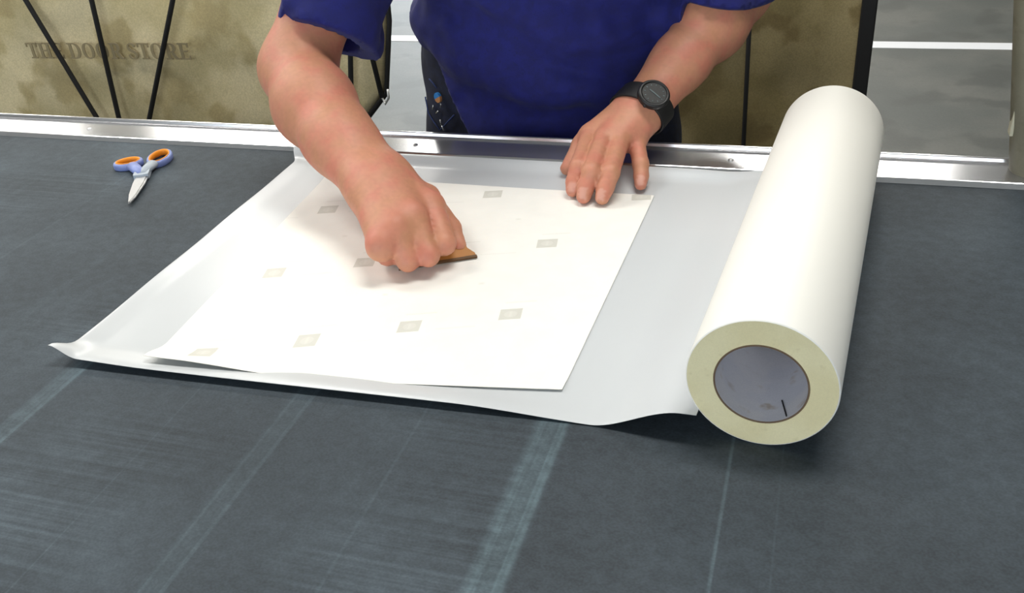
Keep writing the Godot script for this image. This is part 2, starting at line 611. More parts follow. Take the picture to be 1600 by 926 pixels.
func build_table() -> void:
	var t := thing("work_table", Vector3(-0.6, 0, -0.6))
	tag(t, "large work table with a scuffed dark slate mat and an aluminium edge rail", "table")
	put("table_bed", box_mesh(Vector3(-1.9, 0.80, -1.15), Vector3(0.7, 0.895, -0.1), 0.004), M.wood, t)
	# mat: a slab whose top carries the scuffs
	var mm := mat(Color.WHITE, 0.66)
	mm.metallic_specular = 0.35
	mm.albedo_texture = mat_texture()
	put("cutting_mat", sheet_mesh(func(u: float, v: float) -> Vector3: return Vector3(lerpf(-1.9, 0.7, u), TH, lerpf(-1.125, -0.1, v)), 8, 4, 0.005), mm, t).set_meta("label", "scuffed dark slate rubber mat")
	# rail: a profile drawn along the far edge
	var prof := [Vector2(-1.1150, 0.9001), Vector2(-1.1155, 0.9008), Vector2(-1.1190, 0.9056), Vector2(-1.1200, 0.9062), Vector2(-1.1760, 0.9062), Vector2(-1.1770, 0.9070), Vector2(-1.1780, 0.9106), Vector2(-1.1790, 0.9114), Vector2(-1.1815, 0.9114), Vector2(-1.1825, 0.9104), Vector2(-1.1825, 0.85), Vector2(-1.1510, 0.85), Vector2(-1.1510, 0.9001)]
	var poly := PackedVector2Array()
	for p in prof: poly.append(Vector2(-p.x, p.y))
	var rail := put("edge_rail", prism_mesh(poly, Vector3(-1.9, 0, 0), Vector3(0, 0, -1), Vector3.UP, Vector3(2.6, 0, 0)), M.alu, t)
	rail.set_meta("label", "brushed aluminium edge rail")
	for x in [-1.64, -1.094, -0.536, -0.100, 0.45]:
		put("screw", lathe_mesh(Vector3(x, 0.9062, -1.1455), Vector3.UP, [Vector2(0.0001, 0.0022), Vector2(0.0022, 0.0018), Vector2(0.0036, 0.0008), Vector2(0.0038, 0.0)], 14), M.steel, rail)
	for x in [-1.8, 0.6]:
		for z in [-1.05, -0.2]:
			put("leg", box_mesh(Vector3(x - 0.04, 0, z - 0.04), Vector3(x + 0.04, 0.8, z + 0.04), 0.005), M.dark_steel, t)

# ------------------------------------------------------------------ roll of paper with its loose web
const ROLL_AT := Vector3(-0.0223, 0.9583, -0.6017)
const ROLL_R := 0.058
const ROLL_YAW := 0.0776
const ROLL_L := 0.5217

func roll_axis() -> Vector3:
	return Vector3(sin(ROLL_YAW), 0, -cos(ROLL_YAW))

func web_height(x: float, z: float, u: float, v: float) -> float:
	# v 0 at the far edge, 1 at the near edge; u 0 at the loose end
	var y := 0.0012
	var near := smoothstep(0.93, 1.0, v)
	y += 0.0060 * near * (1.0 - smoothstep(0.66, 0.88, u))
	y += 0.008 * pow(1.0 - smoothstep(0.0, 0.06, v), 1.6) * (1.0 - 0.5 * smoothstep(0.8, 1.0, u))
	y += 0.0035 * pow(1.0 - smoothstep(0.0, 0.05, u), 1.5)
	var c := Vector2(u * 0.6, (1.0 - v) * 0.5).length()
	y += 0.009 * pow(1.0 - smoothstep(0.0, 0.030, c), 1.3)
	y += 0.0012 * (sin(x * 21.0 + z * 6.0) * 0.5 + 0.5) * (1.0 - smoothstep(0.0, 0.22, u))
	y += 0.0008 * (sin(z * 40.0) * 0.5 + 0.5) * (1.0 - smoothstep(0.0, 0.16, u))
	return y

func web_point(u: float, v: float) -> Vector3:
	var z := lerpf(-1.106, lerpf(-0.583, -0.597, smoothstep(0.0, 0.95, u)), v)
	var left := lerpf(-0.705, -0.687, smoothstep(0.0, 0.08, v)) - 0.003 * smoothstep(0.96, 1.0, v)
	var ax := ROLL_AT.x + (ROLL_AT.z - z) * tan(ROLL_YAW)
	var lift := lerpf(0.014, 0.025, v)
	var right := ax - sqrt(maxf(ROLL_R * ROLL_R - pow(ROLL_R - lift, 2.0), 0.0)) + 0.001
	var x := lerpf(left, right, u)
	var y := web_height(x, z, u, v)
	y += (lift - y) * smoothstep(-0.088, -0.012, x - right)
	return Vector3(x, TH + y, z)

func build_roll() -> void:
	var t := thing("paper_roll", Vector3(ROLL_AT.x, TH, ROLL_AT.z))
	tag(t, "thick roll of white paper on a tube core, its end unrolled over the table", "paper roll")
	var ax := roll_axis()
	var wound := mat(Color(0.945, 0.94, 0.915), 0.55)
	var side := triplanar(mat(Color(1, 1, 1), 0.8), patchy(51, Color(0.87, 0.83, 0.66), Color(0.895, 0.86, 0.70), Color(0.84, 0.80, 0.63), 0.7, 0.03, 0.01, 0.05), 3.0)
	put("wound_paper", lathe_mesh(ROLL_AT, ax, [Vector2(ROLL_R - 0.0012, 0.0), Vector2(ROLL_R - 0.0003, 0.0004), Vector2(ROLL_R, 0.0015), Vector2(ROLL_R, ROLL_L - 0.0015), Vector2(ROLL_R - 0.0015, ROLL_L)], 96), wound, t)
	var ends := [Vector2(ROLL_R - 0.0012, 0.0)]
	for k in range(1, 9):                                # the windings' edges stand a hair proud of each other
		ends.append(Vector2(lerpf(ROLL_R - 0.0012, 0.0362, k / 8.0), 0.0003 if k % 2 else 0.0))
	var face := put("roll_end", lathe_mesh(ROLL_AT, ax, ends, 96), side, t)
	face.set_meta("label", "cream edges of the wound paper")
	put("roll_end", lathe_mesh(ROLL_AT + ax * ROLL_L, -ax, [Vector2(ROLL_R - 0.0015, 0.0), Vector2(0.036, 0.0)], 96), side, t)
	var card := mat(Color(0.42, 0.34, 0.26), 0.85)
	var lining := triplanar(mat(Color.WHITE, 0.5), patchy(61, Color(0.84, 0.84, 0.87), Color(0.89, 0.88, 0.89), Color(0.68, 0.60, 0.52), 0.7, 0.06, 0.006, 0.012), 5.0)
	var core := put("core_tube", lathe_mesh(ROLL_AT, ax, [Vector2(0.0362, 0.0), Vector2(0.0360, -0.0006), Vector2(0.0350, -0.0006), Vector2(0.0347, 0.0)], 72), card, t)
	core.set_meta("label", "brown cardboard rim of the core")
	put("core_lining", lathe_mesh(ROLL_AT, ax, [Vector2(0.0347, 0.0), Vector2(0.0345, 0.002), Vector2(0.0345, ROLL_L)], 72), lining, t).set_meta("label", "grey inner wall of the cardboard core")
	# the spiral joint of the lining
	var x := Vector3.UP.cross(ax).normalized()
	var pts := []
	for k in 5:
		var a := -0.92 - k * 0.055
		pts.append(ROLL_AT + ax * (0.002 + k * 0.006) + (x * -cos(a) + Vector3.UP * sin(a)) * 0.0342)
	put("core_joint", tube_mesh(pts, 0.0006, 6), mat(Color(0.12, 0.10, 0.12), 0.9), t)
	var film := mat(Color(0.80, 0.815, 0.825), 0.27)
	put("unrolled_paper", sheet_mesh(web_point, 150, 110, 0.0004), film, t).set_meta("label", "smooth pale grey backing paper unrolled flat")

# ------------------------------------------------------------------ the printed sheet and what rubs it down
func sheet_point(u: float, v: float) -> Vector3:
	var p := Vector3(-0.620, 0, -1.031).lerp(Vector3(-0.179, 0, -1.037), u).lerp(Vector3(-0.592, 0, -0.596).lerp(Vector3(-0.190, 0, -0.636), u), v)
	p.z += 0.006 * sin(PI * u) * smoothstep(0.8, 1.0, v)
	var y := 0.0024
	y += 0.0100 * pow(smoothstep(0.91, 1.0, v), 1.2) * (1.0 - smoothstep(0.05, 0.42, u))
	y += 0.0012 * smoothstep(0.94, 1.0, v) * smoothstep(0.5, 0.8, u)
	y += 0.0012 * pow(1.0 - smoothstep(0.0, 0.05, v), 1.2) * (1.0 - smoothstep(0.3, 0.7, u))
	y += 0.0010 * (1.0 - smoothstep(0.0, 0.06, u))
	return Vector3(p.x, TH + y, p.z)

func sheet_texture() -> ImageTexture:
	var w := 1024
	var d := PackedByteArray()
	d.resize(w * w * 3)
	var n := grey_noise(71, 0.01, w, w, 3)
	for i in w * w:
		var s := 0.975 + (n[i] / 255.0 - 0.5) * 0.02
		d[i * 3] = int(s * 0.985 * 255)
		d[i * 3 + 1] = int(s * 0.98 * 255)
		d[i * 3 + 2] = int(s * 0.955 * 255)
	# faint grey squares with a pale emblem, in slanted rows, and small lines of print
	var o := Vector2(-0.561, -0.647)
	var e1 := Vector2(0.0965, -0.0327)
	var ex := Vector2(0.985, -0.17)
	var ey := Vector2(0.23, 0.973)
	for r in 3:
		for c in 4:
			var at := o + e1 * c + Vector2(-0.0045, -0.150) * r
			if at.y < -1.023: continue
			stamp(d, w, at, ex, ey, 0.0112, 0.0098, 0.13, true)
			stamp(d, w, at + Vector2(0.004, -0.024), ex, ey, 0.016, 0.0011, 0.04, false)
			stamp(d, w, at + Vector2(-0.048, 0.030), ex, ey, 0.020, 0.0010, 0.03, false)
			stamp(d, w, at + Vector2(-0.050, -0.055), ex, ey, 0.003, 0.002, 0.04, false)
	stamp(d, w, Vector2(-0.197, -1.027), ex, ey, 0.0112, 0.0085, 0.13, true)
	return tex(d, w, w)

func stamp(d: PackedByteArray, w: int, at: Vector2, ex: Vector2, ey: Vector2, hx: float, hy: float, dark: float, emblem: bool) -> void:
	# the sheet as a square: u over x -0.615 .. -0.184, v over z -1.034 .. -0.625
	var m := int((maxf(hx, hy) + 0.006) / 0.42 * w)
	var cu := int((at.x + 0.613) / 0.430 * w)
	var cv := int((at.y + 1.034) / 0.409 * w)
	for y in range(maxi(cv - m, 0), mini(cv + m, w)):
		for x in range(maxi(cu - m, 0), mini(cu + m, w)):
			var p := Vector2((x - cu) * 0.430 / w, (y - cv) * 0.409 / w)
			var a := p.dot(ex)
			var b := p.dot(ey)
			if absf(a) > hx or absf(b) > hy: continue
			var k := dark
			if emblem:
				var q := Vector2(a / hx, b / hy)
				if q.length() < 0.6: k *= 0.8
				if absf(q.x) < 0.12 and absf(q.y) < 0.5: k *= 0.85
			elif fmod(absf(a) * 900.0, 2.0) > 1.5: k *= 0.4
			var i := (y * w + x) * 3
			for ch in 3: d[i + ch] = int(d[i + ch] * (1.0 - k * [1.0, 1.0, 1.12][ch]))

func build_print() -> void:
	var m := mat(Color.WHITE, 0.55)
	m.albedo_texture = sheet_texture()
	tag(put("printed_sheet", sheet_mesh(sheet_point, 60, 60, 0.0004), m), "square white sheet printed with faint grey squares, lying on the unrolled paper", "paper sheet")

# ------------------------------------------------------------------ the person
func build_person() -> void:
	var t := thing("person", Vector3(-0.41, 0, -1.40))
	tag(t, "person in a navy blue shirt leaning over the table, one fist on the sheet", "person")
	# ---- joints
	var wr := at_y(592, 286, 0.066)
	var er := on_ray(464, 108, wr, 0.262)
	var sr := Vector3(-0.575, 1.31, -1.28)
	var wl := at_y(1006, 168, 0.066)
	var el := on_ray(1154, -16, wl, 0.25)
	var sl := Vector3(-0.195, 1.375, -1.27)
	# ---- right arm with its fist
	var ra := []
	var lat := (at_y(678, 312, 0.05) - at_y(590, 378, 0.05)).normalized()
	ra.append(bone(sr, sr.lerp(er, 0.55), 0.058, 0.052, 0.03))
	ra.append(bone(sr.lerp(er, 0.55), er, 0.052, 0.043, 0.03))
	var bow := -lat * 0.012                       # the forearm's swell lies on the outer side
	ra.append(bone(er, er.lerp(wr, 0.32) + bow, 0.044, 0.047, 0.03))
	ra.append(bone(er.lerp(wr, 0.32) + bow, er.lerp(wr, 0.65) + bow, 0.047, 0.038, 0.03))
	ra.append(bone(er.lerp(wr, 0.6) + bow + lat * 0.010, wr + lat * 0.015, 0.036, 0.0255, 0.02))
	ra.append(bone(er.lerp(wr, 0.6) + bow - lat * 0.008, wr - lat * 0.016, 0.036, 0.0255, 0.02))
	var mcp := [at_y(672, 318, 0.051), at_y(645, 334, 0.058), at_y(617, 354, 0.055), at_y(594, 380, 0.044)]
	var pip := [at_y(694, 380, 0.028), at_y(669, 399, 0.024), at_y(637, 407, 0.022), at_y(605, 399, 0.019)]
	var mr := [0.0145, 0.0140, 0.0135, 0.0125]
	var pr := [0.0130, 0.0120, 0.0118, 0.0108]
	for k in 4:
		var at0: Vector3 = wr + lat * (0.016 - k * 0.0105)
		ra.append(bone(at0, mcp[k] - Vector3(0, 0.003, 0), 0.022, mr[k] + 0.001, 0.024))
	ra.append(bone(wr.lerp(mcp[1], 0.3) - Vector3(0, 0.008, 0), (mcp[1] + mcp[2]) * 0.5 - Vector3(0, 0.016, 0), 0.022, 0.018, 0.015))
	ra.append(bone(mcp[0] - Vector3(0, 0.01, 0), mcp[3] - Vector3(0, 0.005, 0), 0.0138, 0.0122, 0.014))
	for k in 4:
		var back: Vector3 = mcp[1] - pip[1]
		back.y = 0.0
		back = back.normalized()
		var dip: Vector3 = pip[k] + back * 0.018 + lat * (0.002 if k < 3 else 0.006)
		dip.y = TH + 0.0148
		var tip: Vector3 = dip + back * 0.016 + Vector3(0, 0.006, 0)
		ra.append(bone(mcp[k], pip[k], mr[k], pr[k], 0.0050))
		ra.append(bone(pip[k], dip, pr[k], pr[k] - 0.0015, 0.004))
		ra.append(bone(dip, tip, pr[k] - 0.0015, pr[k] - 0.003, 0.004))
	var th1 := at_y(668, 308, 0.040)
	var th2 := at_y(705, 356, 0.026)
	var th3 := at_y(718, 383, 0.014)
	ra.append(bone(wr + lat * 0.016, th1, 0.017, 0.014, 0.012))
	ra.append(bone(th1, th2, 0.013, 0.0115, 0.008))
	ra.append(bone(th2, th3, 0.0108, 0.008, 0.004))
	# ---- left arm with its flat hand
	var la := []
	var llat := (at_y(995, 216, 0.045) - at_y(923, 206, 0.045)).normalized()
	la.append(bone(sl, sl.lerp(el, 0.55), 0.056, 0.05, 0.03))
	la.append(bone(sl.lerp(el, 0.55), el, 0.05, 0.041, 0.03))
	la.append(bone(el, el.lerp(wl, 0.3), 0.041, 0.044, 0.03))
	la.append(bone(el.lerp(wl, 0.3), el.lerp(wl, 0.65), 0.044, 0.034, 0.03))
	la.append(bone(el.lerp(wl, 0.62) + llat * 0.006, wl + llat * 0.008, 0.031, 0.0225, 0.02))
	la.append(bone(el.lerp(wl, 0.62) - llat * 0.006, wl - llat * 0.010, 0.031, 0.0225, 0.02))
	# index, middle, ring, little
	var lm := [at_y(923, 208, 0.046), at_y(945, 214, 0.050), at_y(969, 219, 0.047), at_y(994, 220, 0.039)]
	var lp := [at_y(904, 261, 0.034), at_y(924, 268, 0.036), at_y(954, 270, 0.034), at_y(1001, 256, 0.025)]
	var ld := [at_y(897, 284, 0.019), at_y(915, 292, 0.020), at_y(946, 294, 0.020), at_y(1002, 275, 0.0155)]
	var lt := [at_y(895, 297, 0.0115), at_y(912, 307, 0.0115), at_y(941, 309, 0.0115), at_y(1001, 288, 0.0105)]
	for k in 4:
		var at0: Vector3 = wl - llat * (0.013 - k * 0.008)
		la.append(bone(at0, lm[k], 0.019, 0.0125 - 0.0005 * k, 0.018))
	la.append(bone(wl - Vector3(0, 0.008, 0), (lm[1] + lm[2]) * 0.5 - Vector3(0, 0.010, 0), 0.020, 0.014, 0.015))
	la.append(bone(lm[0] - Vector3(0, 0.004, 0), lm[3] - Vector3(0, 0.003, 0), 0.0105, 0.0100, 0.012))
	for k in 4:
		var r0: float = [0.0112, 0.0115, 0.0112, 0.0102][k]
		la.append(bone(lm[k], lp[k], r0 + 0.0008, r0, 0.0035))
		la.append(bone(lp[k], ld[k], r0, r0 - 0.0010, 0.0035))
		la.append(bone(ld[k], lt[k], r0 - 0.0010, r0 - 0.0024, 0.0035))
	var lth := at_y(908, 226, 0.030)
	var ltt := at_y(886, 263, 0.0115)
	la.append(bone(wl - llat * 0.016, lth, 0.017, 0.0125, 0.012))
	la.append(bone(lth, ltt, 0.0118, 0.0090, 0.004))
	# ---- trunk, neck, head, legs under the clothes
	var hips := Vector3(-0.41, 0.93, -1.395)
	var chest := Vector3(-0.40, 1.27, -1.29)
	var fz := Vector3(0, 0, 1)
	var neck := Vector3(-0.40, 1.43, -1.235)
	var head := Vector3(-0.405, 1.575, -1.165)
	var core := [bone(hips, hips.lerp(chest, 0.5), 0.16, 0.165, 0.05, fz, 1.45), bone(hips.lerp(chest, 0.5), chest, 0.165, 0.16, 0.05, fz, 1.4),
		bone(sr, sl, 0.055, 0.055, 0.05), bone(chest, neck, 0.09, 0.06, 0.05), bone(neck - Vector3(0, 0.05, 0.02), head - Vector3(0, 0.03, 0), 0.058, 0.055, 0.03)]
	for s in [-1.0, 1.0]:
		var hp := hips + Vector3(s * 0.09, -0.06, 0)
		core.append(bone(hp, Vector3(-0.41 + s * 0.11, 0.5, -1.38), 0.08, 0.05, 0.04))
		core.append(bone(Vector3(-0.41 + s * 0.11, 0.5, -1.38), Vector3(-0.41 + s * 0.12, 0.07, -1.42), 0.05, 0.035, 0.03))
	var face := head + Vector3(0, -0.03, 0.07)
	var hd := [bone(head + Vector3(0, 0.035, -0.015), head + Vector3(0, 0.02, 0.02), 0.082, 0.078, 0.03), bone(head + Vector3(0, -0.02, 0.02), head + Vector3(0, -0.085, 0.055), 0.062, 0.034, 0.03),
		bone(face + Vector3(0, 0.035, 0.018), face + Vector3(0, -0.002, 0.042), 0.009, 0.0135, 0.012), bone(face + Vector3(-0.018, -0.038, 0.012), face + Vector3(0.018, -0.038, 0.012), 0.010, 0.010, 0.01),
		bone(head - Vector3(0, 0.03, 0.02), neck - Vector3(0, 0.03, 0.0), 0.055, 0.058, 0.03),
		bone(face + Vector3(-0.045, 0.045, 0.0), face + Vector3(0.045, 0.045, 0.0), 0.014, 0.014, 0.012)]
	for s in [-1.0, 1.0]:
		hd.append(bone(head + Vector3(s * 0.083, -0.005, 0.0), head + Vector3(s * 0.088, 0.03, -0.01), 0.010, 0.013, 0.006))
	# ---- skin: redder over the knuckles, paler nails
	var red_spots := []
	for p in mcp: red_spots.append([p + Vector3(0, 0.008, 0.004), 0.019, 0.55])
	for p in pip: red_spots.append([p, 0.016, 0.5])
	for p in lp: red_spots.append([p, 0.012, 0.4])
	for p in lm: red_spots.append([p + Vector3(0, 0.01, 0), 0.013, 0.3])
	red_spots.append([er.lerp(sr, 0.05), 0.05, 0.25])
	var nails := []
	for k in 4:
		var dir: Vector3 = (lt[k] - ld[k]).normalized()
		var side := dir.cross(Vector3.UP).normalized()
		nails.append([lt[k] + side.cross(dir) * 0.0085 - dir * 0.001, dir, side])
	var sn := noise(81, 28.0, 3)
	var sn2 := noise(82, 160.0, 2)
	var base := Color(0.54, 0.235, 0.145)
	var pink := Color(0.56, 0.18, 0.125)
	var tan_ := Color(0.50, 0.235, 0.125)
	var nail_c := Color(0.60, 0.30, 0.225)
	var paint := func(p: Vector3, _n: Vector3) -> Color:
		var c := base
		var q := sn.get_noise_3dv(p)
		c = c.lerp(pink, clampf(q * 1.3, 0.0, 0.6)).lerp(tan_, clampf(-q * 1.3, 0.0, 0.6))
		c = c * (1.0 + sn2.get_noise_3dv(p) * 0.10)
		for s in red_spots:
			var d: float = (p - s[0]).length() / s[1]
			if d < 1.0: c = c.lerp(pink * 0.96, s[2] * (1.0 - d * d))
		for s in nails:
			var o: Vector3 = p - s[0]
			if (o - s[1] * o.dot(s[1])).length() < 0.0055 and absf(o.dot(s[1])) < 0.0065: c = nail_c
		c.a = 1.0
		return c
	var skin := mat(Color.WHITE, 0.55)
	skin.vertex_color_use_as_albedo = true
	put("body", joined([nets(ra, 0.0034), nets(la, 0.0034), nets(core, 0.014), nets(hd, 0.005)], paint), skin, t).set_meta("label", "bare forearms and hands")
	# ---- shirt
	var up_r := (sr - er).normalized()
	var up_l := (sl - el).normalized()
	var sh := []
	var mid_l := el + up_l * 0.004 + Vector3(-0.020, 0, 0)
	var right_ := cam_basis.x
	var mid_r := er + up_r * 0.056 + right_ * 0.024
	sh.append(bone(hips + Vector3(0, -0.06, 0.01), hips + Vector3(0.014, 0.13, 0.035), 0.195, 0.190, 0.05, fz, 1.30))
	sh.append(bone(hips + Vector3(0.014, 0.13, 0.035), chest + Vector3(0.014, 0, 0), 0.190, 0.160, 0.04, fz, 1.28))
	sh.append(bone(sr + Vector3(0.03, 0, 0), sl - Vector3(0.03, 0, 0), 0.075, 0.075, 0.06))
	sh.append(bone(chest, neck - Vector3(0, 0.03, 0), 0.12, 0.075, 0.05))
	sh.append(bone(sr, mid_r, 0.074, 0.068, 0.03))
	sh.append(bone(sl, mid_l, 0.072, 0.064, 0.03))
	sh.append(bone(el + Vector3(-0.008, 0, 0), el + (wl - el).normalized() * 0.06 + Vector3(-0.008, 0.006, 0.010), 0.060, 0.064, 0.03))
	var fn := noise(91, 7.0, 3)
	var cut_r := (up_r - right_ * 0.06).normalized()
	var hem_l := EYE + ray(1135, 14) * (el - EYE).length()
	var cut_l := ray(1235, 12).cross(ray(1035, 14)).normalized()
	if cut_l.y < 0.0: cut_l = -cut_l
	var warp := func(p: Vector3, d: float) -> float:
		# folds
		var w := 0.0
		if p.x > -0.66 and p.x < -0.15:
			var s := p.y + 0.10 * sin((p.x + 0.42) * 5.0) - 0.10 * (p.x + 0.4)
			w += 0.0105 * sin(s * 62.0 + 2.4 * fn.get_noise_3dv(p * 0.8)) * smoothstep(-0.2, 0.3, fn.get_noise_3dv(p * 0.6 + Vector3(3, 1, 0)))
		w += 0.006 * fn.get_noise_3dv(p)
		d += w
		var hem := 0.868 + 0.135 * smoothstep(-0.47, -0.575, p.x)
		d = maxf(d, hem - p.y)
		# sleeves end in a hem and are hollow there
		var o := p - mid_r
		var along := o.dot(up_r)
		var rad := (o - up_r * along).length()
		if rad < 0.11 and absf(along) < 0.12:
			var cr := o.dot(cut_r) + 0.014
			d = maxf(d, -cr)
			if cr < 0.06: d = maxf(d, -(maxf(rad - 0.044, cr - 0.022)))
		if (p - el).length() < 0.2 and p.x > -0.182:
			var ox := (p - hem_l).dot(cam_basis.x) + 0.006
			d = maxf(d, 3.0 * ox * ox - (p - hem_l).dot(cut_l) - 0.002)
		return d
	var cloth := triplanar(mat(Color.WHITE, 0.85), patchy(95, Color(0.065, 0.085, 0.36), Color(0.08, 0.105, 0.42), Color(0.055, 0.07, 0.31), 0.66, 0.22, 0.02, 0.05), 4.0)
	cloth.rim_enabled = true
	cloth.rim = 0.08
	cloth.rim_tint = 0.8
	put("shirt", joined([nets(sh, 0.0062, warp)]), cloth, t).set_meta("label", "navy blue short sleeved shirt")
	# ---- trousers and shoes
	var tr := [bone(hips + Vector3(0, 0.02, 0), hips + Vector3(0, -0.10, 0), 0.203, 0.20, 0.05, fz, 1.42)]
	for s in [-1.0, 1.0]:
		tr.append(bone(hips + Vector3(s * 0.095, -0.12, 0), Vector3(-0.41 + s * 0.11, 0.5, -1.38), 0.105, 0.08, 0.05))
		tr.append(bone(Vector3(-0.41 + s * 0.11, 0.5, -1.38), Vector3(-0.41 + s * 0.12, 0.07, -1.41), 0.08, 0.065, 0.04))
	var denim := triplanar(mat(Color.WHITE, 0.85), patchy(97, Color(0.055, 0.075, 0.16), Color(0.08, 0.11, 0.22), Color(0.04, 0.05, 0.11), 0.6, 0.3, 0.02, 0.05), 5.0)
	var trousers := put("trousers", joined([nets(tr, 0.011, func(p: Vector3, d: float) -> float: return maxf(d + 0.004 * fn.get_noise_3dv(p * 1.5), 0.03 - p.y))]), denim, t)
	trousers.set_meta("label", "dark blue jeans")
	var seam := mat(Color(0.16, 0.22, 0.40), 0.9)
	for line in [[[666, 150], [671, 175], [680, 190], [689, 202]], [[689, 202], [700, 190], [711, 178]], [[672, 122], [677, 127], [684, 136]]]:
		var pts := []
		for q in line: pts.append(hit(tr, q[0], q[1]) + Vector3(0, 0, 0.004))
		put("pocket_seam", tube_mesh(pts, 0.0012, 6), seam, trousers)
	for s in [-1.0, 1.0]:
		var f := Vector3(-0.41 + s * 0.12, 0.0, -1.41)
		put("shoe", joined([nets([bone(f + Vector3(0, 0.045, -0.04), f + Vector3(0, 0.05, 0.02), 0.042, 0.045, 0.03), bone(f + Vector3(0, 0.04, 0.02), f + Vector3(s * 0.01, 0.034, 0.16), 0.042, 0.033, 0.03)], 0.009, func(p: Vector3, d: float) -> float: return maxf(d, 0.004 - p.y))]), M.black, t)
	# ---- hair and eyes
	var hair := mat(Color(0.22, 0.16, 0.11), 0.7)
	put("hair", joined([nets([bone(head + Vector3(0, 0.045, -0.02), head + Vector3(0, 0.035, 0.015), 0.088, 0.082, 0.03)], 0.008, func(p: Vector3, d: float) -> float: return maxf(d + 0.002 * fn.get_noise_3dv(p * 6.0), (head.y + 0.02 - p.y) + (p.z - head.z) * 0.75))]), hair, t)
	for s in [-1.0, 1.0]:
		var ey := face + Vector3(s * 0.032, 0.024, -0.004)
		put("eye", lathe_mesh(ey, Vector3(0, 0, 1), [Vector2(0.0119, -0.004), Vector2(0.012, 0.0), Vector2(0.0085, 0.0085), Vector2(0.0055, 0.0107)], 16), mat(Color(0.9, 0.88, 0.85), 0.3), t)
		put("iris", lathe_mesh(ey, Vector3(0, 0, 1), [Vector2(0.0055, 0.0107), Vector2(0.0001, 0.0121)], 16), mat(Color(0.1, 0.08, 0.06), 0.3), t)
	build_watch(la, wl, el)
	build_key_ring(tr)
	build_squeegee()

func build_watch(arm: Array, wl: Vector3, el: Vector3) -> void:
	var ax := (el - wl).normalized()
	var mid := wl + ax * 0.026
	var on := hit(arm, 1020, 151)
	mid += ax * ((on - mid).dot(ax))
	var up := (on - mid).normalized()
	up = (up - ax * up.dot(ax)).normalized()
	var sd := ax.cross(up).normalized()
	var t := thing("wristwatch", mid)
	tag(t, "black wristwatch with a round dial on the wrist of the flat hand", "watch")
	# strap: a band that follows the arm
	var n := 48
	var v := PackedVector3Array()
	var ix := PackedInt32Array()
	for k in n:
		var a := TAU * k / n
		var dir := up * cos(a) + sd * sin(a)
		var prof := [[-0.0130, 0.0006], [-0.0135, 0.0024], [-0.0120, 0.0040], [0.0120, 0.0040], [0.0135, 0.0024], [0.0130, 0.0006]]
		for q in prof:
			var c: Vector3 = mid + ax * q[0]
			var r := 0.015
			for i in 30:
				var d := field_at(arm, c + dir * r)
				if d > -0.0002: break
				r += maxf(-d * 0.7, 0.0004)
			v.append(c + dir * (r + q[1]))
	for k in n:
		for j in 5:
			var a := k * 6 + j
			var b := ((k + 1) % n) * 6 + j
			ix.append_array([a, a + 1, b + 1, a, b + 1, b])
	put("strap", indexed(v, ix), M.black, t)
	var top := hit(arm, 1020, 151)
	var nm := slope(arm, top)
	nm = (nm - ax * nm.dot(ax)).normalized()
	var case_at := top - nm * 0.001
	put("watch_case", lathe_mesh(case_at, nm, [Vector2(0.0190, 0.0), Vector2(0.0205, 0.002), Vector2(0.0207, 0.0075), Vector2(0.0192, 0.0098), Vector2(0.0160, 0.0100), Vector2(0.0156, 0.0088)], 40), mat(Color(0.06, 0.06, 0.062), 0.45), t)
	var dial := put("dial", lathe_mesh(case_at, nm, [Vector2(0.0157, 0.0088), Vector2(0.0001, 0.0088)], 40), mat(Color(0.05, 0.055, 0.06), 0.5), t)
	var mark := mat(Color(0.45, 0.50, 0.50), 0.5)
	var gx := nm.cross(Vector3.UP).normalized()
	var gy := nm.cross(gx).normalized()
	for k in 12:
		var a := TAU * k / 12
		var d := gx * cos(a) + gy * sin(a)
		put("hour_mark", tube_mesh([case_at + nm * 0.009 + d * 0.0112, case_at + nm * 0.009 + d * 0.0132], 0.0005, 6), mark, dial)
	for q in [[2.1, 0.010], [5.3, 0.0075]]:
		var d: Vector3 = gx * cos(q[0]) + gy * sin(q[0])
		put("watch_hand", tube_mesh([case_at + nm * 0.0093 - d * 0.002, case_at + nm * 0.0093 + d * q[1]], 0.0007, 6), mark, dial)
	put("crown", lathe_mesh(case_at + nm * 0.005 + ax * -0.0203, -ax, [Vector2(0.002, 0.0), Vector2(0.002, 0.0022), Vector2(0.0001, 0.0026)], 12), M.dark_steel, t)

func build_key_ring(tr: Array) -> void:
	var p := hit(tr, 691, 150)
	var n := slope(tr, p)
	var t := thing("key_ring", p)
	tag(t, "key ring with a round blue and tan fob at the jeans pocket", "keys")
	var c := p + n * 0.006
	var r := 0.0078
	var up := (Vector3.UP - n * n.y).normalized()
	var sd := up.cross(n)
	for half in 2:
		var poly := PackedVector2Array()
		for k in 17:
			var a := 0.5 + PI * half + PI * k / 16.0
			poly.append(Vector2(cos(a), sin(a)) * r)
		var o := put("fob", prism_mesh(poly, c, sd, up, n * 0.004), mat(Color(0.18, 0.50, 0.78) if half == 0 else Color(0.72, 0.50, 0.32), 0.45), t)
		o.set_meta("label", "blue half of the fob" if half == 0 else "tan half of the fob")
	put("ring", tube_mesh([c - up * 0.007, c - up * 0.012 + sd * 0.002, c - up * 0.017], 0.0008, 6), M.steel, t)
	for q in [[680, 167, 0.4], [687, 174, 0.9], [692, 190, -0.3], [695, 199, -0.6]]:
		var k := hit(tr, q[0], q[1])
		var kn := slope(tr, k)
		var d: Vector3 = (up * cos(q[2]) + sd * sin(q[2])).normalized()
		put("key", tube_mesh([k + kn * 0.004 - d * 0.004, k + kn * 0.004 + d * 0.004], [0.0014, 0.0011], 6), M.steel, t)

